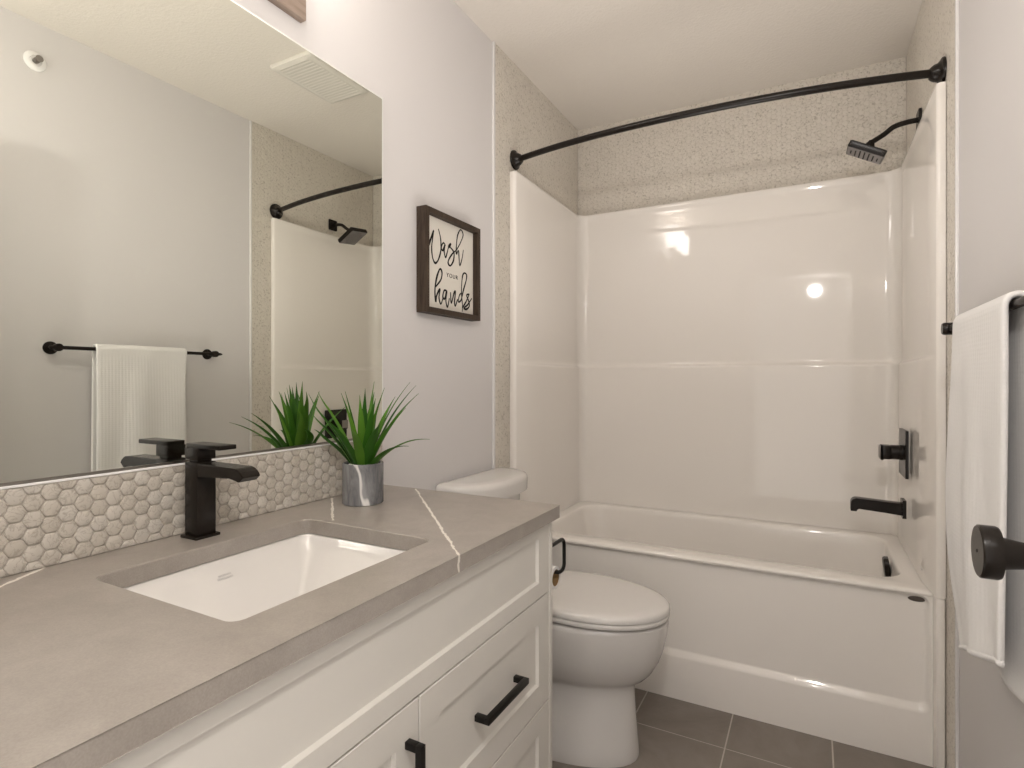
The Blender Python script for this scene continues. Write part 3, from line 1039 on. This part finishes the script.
mitre(SYL, SYR, SZ0, SZ1)
make('frame', bm, M['wood'], sign, smooth=False)
bx = 0.0115
make('board', add_box(B(), x0, bx, SYL + fw - 0.001, SYR - fw + 0.001, SZ0 + fw - 0.001, SZ1 - fw + 0.001), M['sign_board'], sign, smooth=False)
STROKES = [
    ([(-1.418, 1.686), (-1.406, 1.708), (-1.385, 1.749)], 2.6), ([(-1.385, 1.749), (-1.393, 1.713), (-1.397, 1.685), (-1.392, 1.654), (-1.377, 1.637), (-1.36, 1.649), (-1.346, 1.677), (-1.342, 1.703), (-1.346, 1.735), (-1.358, 1.761)], 1.8),
    ([(-1.314, 1.711), (-1.327, 1.718), (-1.339, 1.704), (-1.339, 1.692), (-1.329, 1.692), (-1.318, 1.713), (-1.323, 1.689), (-1.314, 1.668), (-1.304, 1.688), (-1.296, 1.709)], 1.8),
    ([(-1.296, 1.709), (-1.28, 1.725)], 2.8), ([(-1.28, 1.725), (-1.292, 1.714), (-1.273, 1.706), (-1.26, 1.694), (-1.265, 1.665), (-1.284, 1.644), (-1.298, 1.651), (-1.292, 1.667), (-1.269, 1.692), (-1.244, 1.709)], 1.8),
    ([(-1.244, 1.709), (-1.218, 1.742), (-1.2, 1.775), (-1.216, 1.791), (-1.235, 1.769), (-1.244, 1.734), (-1.245, 1.695), (-1.231, 1.71), (-1.227, 1.681), (-1.222, 1.656), (-1.207, 1.685), (-1.198, 1.719)], 1.6),
    ([(-1.373, 1.555), (-1.343, 1.584), (-1.336, 1.61), (-1.348, 1.621), (-1.367, 1.589), (-1.378, 1.543), (-1.373, 1.503), (-1.367, 1.526), (-1.348, 1.55), (-1.354, 1.519), (-1.343, 1.498), (-1.329, 1.522)], 2.0),
    ([(-1.307, 1.55), (-1.323, 1.548), (-1.331, 1.525), (-1.319, 1.52), (-1.307, 1.548), (-1.312, 1.513), (-1.302, 1.492), (-1.29, 1.525)], 2.0),
    ([(-1.283, 1.548), (-1.278, 1.509), (-1.26, 1.548), (-1.251, 1.553), (-1.257, 1.517), (-1.252, 1.501), (-1.237, 1.528)], 1.9),
    ([(-1.211, 1.555), (-1.225, 1.544), (-1.232, 1.52), (-1.213, 1.529), (-1.197, 1.569), (-1.179, 1.607), (-1.176, 1.628), (-1.192, 1.633), (-1.205, 1.615), (-1.211, 1.561), (-1.205, 1.512), (-1.206, 1.485)], 1.7),
    ([(-1.205, 1.5), (-1.179, 1.527), (-1.157, 1.558)], 1.8), ([(-1.157, 1.558), (-1.176, 1.551), (-1.162, 1.532), (-1.157, 1.512), (-1.176, 1.498), (-1.195, 1.5), (-1.168, 1.516), (-1.139, 1.544)], 1.9)]
bm = B()
for pts, wd in STROKES:
    pth = [v_ for v_ in catmull([(bx + 0.0006, a, b) for a, b in pts], 7)]
    # a broad flat pen stroke: thin along X, round in the plane
    t = B()
    nn = len(pth)
    add_tube(t, pth, [wd * 0.00175 * (0.75 + 0.6 * math.sin(PI * min(1, (k + 1) / nn) * 1.0) ** 0.6 * (0.7 + 0.3 * math.sin(k * 0.5))) for k in range(nn)], 8)
    for v_ in t.verts:
        v_.co.x = bx + 0.0006 + (v_.co.x - bx - 0.0006) * 0.25
    merge(bm, t)
make('lettering', bm, M['ink'], sign, angle=80)
fc = bpy.data.curves.new('small_caps', 'FONT')
fc.body = 'YOUR'
fc.size = 0.021
fc.space_character = 1.25
fc.extrude = 0.0003
tmp = bpy.data.objects.new('small_caps', fc)
COL.objects.link(tmp)
bpy.context.view_layer.update()
me = bpy.data.meshes.new_from_object(tmp.evaluated_get(bpy.context.evaluated_depsgraph_get()))
bpy.data.objects.remove(tmp)
bm = B()
bm.from_mesh(me)
xs = [v_.co.x for v_ in bm.verts]
wtx = max(xs) - min(xs)
bm.transform(Matrix(((0, 0, 1, bx + 0.0006), (0.073 / wtx, 0, 0, -1.308 - min(xs)), (0, 1, 0, 1.6005), (0, 0, 0, 1))))
make('small_lettering', bm, M['ink'], sign, smooth=False)

# ------------------------------------------------------------------ potted plant
PX, PY, PR, PH = 0.1260, -1.853, 0.0530, 0.106
plant = thing('potted_plant', 'spiky green plant in a grey marble pot on the countertop corner', 'plant', (PX, PY, CT))
bm = B()
add_lathe(bm, [(0, 0), (PR - 0.002, 0), (PR, 0.002), (PR, PH - 0.0015), (PR - 0.0015, PH), (PR - 0.0055, PH), (PR - 0.007, PH - 0.0015), (PR - 0.007, PH - 0.012), (0, PH - 0.012)], (PX, PY, CT), 'Z', 56)
make('pot', bm, M['marble'], plant)
bm = B()
random.seed(11)
for k in range(70):
    a, r_ = random.uniform(0, 2 * PI), (PR - 0.012) * math.sqrt(random.random())
    t = B()
    bmesh.ops.create_icosphere(t, subdivisions=1, radius=random.uniform(0.0038, 0.0058))
    merge(bm, t, Matrix.Translation((PX + r_ * math.cos(a), PY + r_ * math.sin(a), CT + PH - 0.010 + random.uniform(0, 0.004))) @ Matrix.Diagonal((1, 1, 0.7, 1)))
peb = make('pebbles', bm, M['pebble'], plant, angle=80)
peb['kind'] = 'stuff'
bm = B()
# (direction in degrees, start lean, end lean, length, width): lean 0 = straight up, 90 = level
BLADES = [(60, 4, 8, 0.195, 13), (205, 8, 14, 0.175, 13), (20, 8, 20, 0.185, 13), (100, 9, 24, 0.175, 14), (300, 7, 16, 0.168, 12), (250, 10, 22, 0.175, 12), (340, 14, 32, 0.170, 12), (280, 14, 30, 0.150, 11), (318, 4, 10, 0.180, 12),
          (28, 20, 44, 0.215, 12), (33, 16, 40, 0.215, 11), (24, 24, 50, 0.205, 12), (10, 26, 46, 0.165, 15), (26, 42, 96, 0.150, 12),
          (208, 22, 38, 0.195, 15), (214, 28, 46, 0.205, 13), (222, 32, 50, 0.165, 15), (206, 40, 84, 0.165, 12),
          (275, 30, 58, 0.165, 14), (300, 38, 74, 0.165, 12), (325, 34, 66, 0.160, 13), (120, 28, 52, 0.165, 13), (350, 46, 92, 0.135, 12), (80, 18, 36, 0.175, 13)]
random.seed(5)
for az, l0, l1, ln, wd in BLADES:
    ln, wd = ln * 1.16, wd * 0.9
    a = math.radians(az + random.uniform(-6, 6))
    d = Vector((math.cos(a), math.sin(a), 0))
    sd_ = Vector((-math.sin(a), math.cos(a), 0))
    p_ = Vector((PX, PY, CT + PH - 0.012)) + d * (0.006 + 0.022 * l0 / 40.0)
    rows = []
    n_ = 16
    for k in range(n_ + 1):
        s_ = k / n_
        th = math.radians(l0 + (l1 - l0) * s_ ** 1.3)
        tg = d * math.sin(th) + Vector((0, 0, 1)) * math.cos(th)
        up_ = d * -math.cos(th) + Vector((0, 0, 1)) * math.sin(th)
        # broad from low down, tapering to a fine tip
        w_ = wd * 0.00115 * (0.62 + 0.38 * min(1, s_ / 0.25)) * max(0.03, (1 - s_ ** 2.2)) * (1.0 if s_ < 0.7 else 1.0 - 0.35 * (s_ - 0.7) / 0.3)
        v_ = 0.35 * w_
        if p_.x < 0.04:
            p_.x = 0.014 + 0.026 * math.exp((p_.x - 0.04) / 0.026)
        rows.append([p_ - sd_ * w_ + up_ * v_, p_ - sd_ * w_ * 0.5 + up_ * v_ * 0.35, p_.copy(), p_ + sd_ * w_ * 0.5 + up_ * v_ * 0.35, p_ + sd_ * w_ + up_ * v_])
        p_ = p_ + tg * (ln / n_)
    back = [[q - (r_[2] - r_[2]) for q in r_] for r_ in rows]
    ring = []
    for k, r_ in enumerate(rows):
        th = math.radians(l0 + (l1 - l0) * (k / n_) ** 1.3)
        up_ = d * -math.cos(th) + Vector((0, 0, 1)) * math.sin(th)
        ring.append(r_ + [q - up_ * 0.0007 for q in reversed(r_)])
    loft(bm, ring, True, True, True)
make('foliage', bm, M['leaf'], plant, angle=60)

# ------------------------------------------------------------------ towel bar and towel
BX, BZ = 1.4755, 1.358
tb = thing('towel_bar', 'dark bronze towel bar mounted on the right wall', 'towel bar', (XR, -1.55, BZ))
make('bar', add_tube(B(), [(BX, -1.898, BZ), (BX, -1.896, BZ), (BX, -1.890, BZ), (BX, -1.186, BZ), (BX, -1.174, BZ), (BX, -1.166, BZ)], [0.003, 0.0062, 0.0078, 0.0078, 0.0060, 0.0015], 16), M['bronze'], tb)
for yy in (-1.868, -1.207):
    post = make('post', add_tube(B(), [(XR - 0.004, yy, BZ), (BX, yy, BZ), (BX - 0.013, yy, BZ)], [0.0095, 0.0095, 0.0095], 18), M['bronze'], tb)
    make('rosette', add_lathe(B(), [(0, 0.0005), (0.026, 0.0005), (0.026, 0.005), (0.023, 0.009), (0.014, 0.011), (0, 0.0115)], (XR, yy, BZ), '-X', 32), M['bronze'], post)
    make('collar', add_lathe(B(), [(0, -0.016), (0.013, -0.016), (0.0155, -0.012), (0.0155, 0.012), (0.013, 0.016), (0, 0.016)], (BX, yy, BZ), 'X', 24), M['bronze'], post)

random.seed(2)
bm = B()
TN, TF = -1.742, -1.358       # near and far edges
NU, ZF0, ZF1, ZB = 30, 0.745, 0.640, 0.665
grid = []
rr = 0.0150
for i in range(NU + 1):
    u = i / NU
    y = TN + (TF - TN) * u
    zf = ZF0 + (ZF1 - ZF0) * u ** 0.9
    zb = ZB - 0.02 * u
    prof_ = []
    nf = 34
    for k in range(nf + 1):                      # front fall, bottom to bar
        s_ = k / nf
        z = zf + (BZ + 0.002 - zf) * s_
        drop = 1 - s_
        x = BX - rr - 0.002 - 0.006 * drop + 0.0075 * math.sin(u * 9.0 + 0.6) * drop ** 0.8 + 0.005 * math.sin(u * 17 + 2.0 + 2.5 * drop) * drop
        yy = y + (0.018 * math.sin(PI * drop * 1.55) - 0.004 * drop) * (-(u - 0.1)) * 0.9
        yy += -0.085 * drop ** 4 * u ** 2
        x += u * (-0.017 * math.sin(PI * min(1, drop ** 1.4 * 1.1)) + 0.004 * drop)
        prof_.append((x, yy, z))
    for k in range(1, 12):                       # over the bar
        a = PI - PI * k / 12
        prof_.append((BX + rr * math.cos(a), y, BZ + 0.002 + rr * math.sin(a)))
    nb_ = 30
    for k in range(nb_ + 1):
        s_ = k / nb_
        z = BZ + 0.002 + (zb - BZ - 0.002) * s_
        prof_.append((BX + rr + 0.006 * s_ + 0.005 * math.sin(u * 11 + 1.0) * s_, y, z))
    grid.append(prof_)
loft(bm, grid, closed=False)
towel = tag(make('towel', bm, M['towel'], None, at=(BX, -1.55, BZ), angle=180), 'white ribbed towel draped over the bar on the right wall', 'towel')
so = towel.modifiers.new('thickness', 'SOLIDIFY')
so.thickness = 0.011
so.offset = 0.0
ss = towel.modifiers.new('soften', 'SUBSURF')
ss.levels = 1
ss.render_levels = 1
# stitched hem along the bottom of the front fall
bm = B()
add_tube(bm, [(g_[0][0], g_[0][1], g_[0][2] + 0.006) for g_ in grid], [0.0055] + [0.0070] * (NU - 1) + [0.0055], 10)
make('hem', bm, M['towel'], towel, angle=180)

# ------------------------------------------------------------------ toilet paper holder and roll
HX, HY = 0.566, -1.5355
hold = thing('toilet_paper_holder', 'black bent-rod toilet paper holder on the vanity end panel', 'paper holder', (HX, VE, 0.75))
pth = [(HX, VE + 0.004, 0.792), (HX, HY - 0.020, 0.792)] + [(HX, HY - 0.020 + 0.020 * math.sin(a), 0.772 + 0.020 * math.cos(a)) for a in (0.4, 0.8, 1.2, 1.57)]
pth += [(HX, HY, 0.722)] + [(HX, HY - 0.016 + 0.016 * math.cos(a), 0.722 - 0.016 * math.sin(a)) for a in (0.4, 0.8, 1.2, 1.57)]
pth += [(HX, HY - 0.026, 0.706), (HX - 0.002, HY - 0.033, 0.706), (HX - 0.010, HY - 0.035, 0.706), (HX - 0.125, HY - 0.035, 0.706)]
make('rod', add_tube(B(), pth, 0.0050, 12), M['black'], hold)
make('mounting_disc', add_lathe(B(), [(0, 0.0004), (0.022, 0.0004), (0.022, 0.006), (0.019, 0.008), (0, 0.008)], (HX - 0.012, VE, 0.792), 'Y', 28), M['black'], hold)
RY, RZ = HY - 0.035, 0.6905
roll = thing('toilet_paper_roll', 'nearly used-up toilet paper roll with brown core on the holder', 'toilet paper', (0.505, RY, RZ))
bm = B()
RR = 0.030
ring = [[(x, RY + r_ * math.cos(2 * PI * k / 40), RZ + r_ * math.sin(2 * PI * k / 40)) for k in range(40)] for x, r_ in ((0.455, 0.0222), (0.455, RR), (0.556, RR), (0.556, 0.0222), (0.455, 0.0222))]
loft(bm, ring)
bmesh.ops.remove_doubles(bm, verts=bm.verts[:], dist=1e-6)
make('paper', bm, M['paper'], roll)
bm = B()
ring = [[(x, RY + r_ * math.cos(2 * PI * k / 40), RZ + r_ * math.sin(2 * PI * k / 40)) for k in range(40)] for x, r_ in ((0.4545, 0.0208), (0.4545, 0.0220), (0.5565, 0.0220), (0.5565, 0.0208), (0.4545, 0.0208))]
loft(bm, ring)
bmesh.ops.remove_doubles(bm, verts=bm.verts[:], dist=1e-6)
core = make('core', bm, M['kraft'], roll)
core['label'] = 'brown cardboard core'
bm = B()
pts = [(RY - RR - 0.0003, RZ + 0.002), (RY - RR - 0.0006, RZ - 0.02), (RY - RR + 0.001, RZ - 0.05), (RY - RR + 0.003, RZ - 0.085)]
loft(bm, [[(0.456, a, b) for a, b in pts], [(0.555, a, b) for a, b in pts], ], closed=False)
sh_ = make('hanging_sheet', bm, M['paper'], roll)
mod = sh_.modifiers.new('thickness', 'SOLIDIFY')
mod.thickness = 0.0006

# ------------------------------------------------------------------ ceiling fan grille and sprinkler (seen in the mirror)
fan = thing('exhaust_fan', 'square off-white exhaust fan grille on the ceiling', 'exhaust fan', (0.86, -1.09, H))
bm = B()
fx0, fx1, fy0, fy1 = 0.731, 0.987, -1.274, -0.903
loft(bm, [[(a, b, z) for a, b in rrect(fx0 + i, fx1 - i, fy0 + i, fy1 - i, 0.012)] for i, z in ((0, H - 0.0005), (0, H - 0.010), (0.004, H - 0.016), (0.024, H - 0.022), (0.03, H - 0.020))], True, True, True)
make('cover', bm, M['fan'], fan)
bm = B()
for k in range(16):
    yy = fy0 + 0.042 + k * (fy1 - fy0 - 0.084) / 15
    add_box(bm, fx0 + 0.034, fx1 - 0.034, yy - 0.006, yy + 0.006, H - 0.0207, H - 0.0185, 0.0005)
make('louvres', bm, M['fan'], fan)
spr = thing('fire_sprinkler', 'small round white sidewall sprinkler high on the right wall', 'sprinkler', (XR, -1.918, 2.486))
make('escutcheon', add_lathe(B(), [(0, 0.0005), (0.038, 0.0005), (0.038, 0.004), (0.033, 0.008), (0.020, 0.010), (0.018, 0.006), (0, 0.006)], (XR, -1.918, 2.486), '-X', 40), M['trim'], spr)
make('body', add_lathe(B(), [(0, 0.006), (0.011, 0.006), (0.011, 0.018), (0.007, 0.020), (0.007, 0.024), (0, 0.024)], (XR, -1.918, 2.486), '-X', 24), M['steel'], spr)
make('bulb', add_lathe(B(), [(0, 0.0235), (0.0028, 0.024), (0.0028, 0.038), (0, 0.0385)], (XR, -1.918, 2.486), '-X', 16), M['red'], spr)
bm = B()
for s in (-1, 1):
    add_tube(bm, [(XR - 0.019, -1.918, 2.486 + s * 0.009), (XR - 0.030, -1.918, 2.486 + s * 0.013), (XR - 0.040, -1.918, 2.486 + s * 0.004)], 0.0022, 8)
add_lathe(bm, [(0, 0.039), (0.013, 0.039), (0.013, 0.0405), (0, 0.041)], (XR, -1.918, 2.486), '-X', 24)
make('deflector', bm, M['steel'], spr)
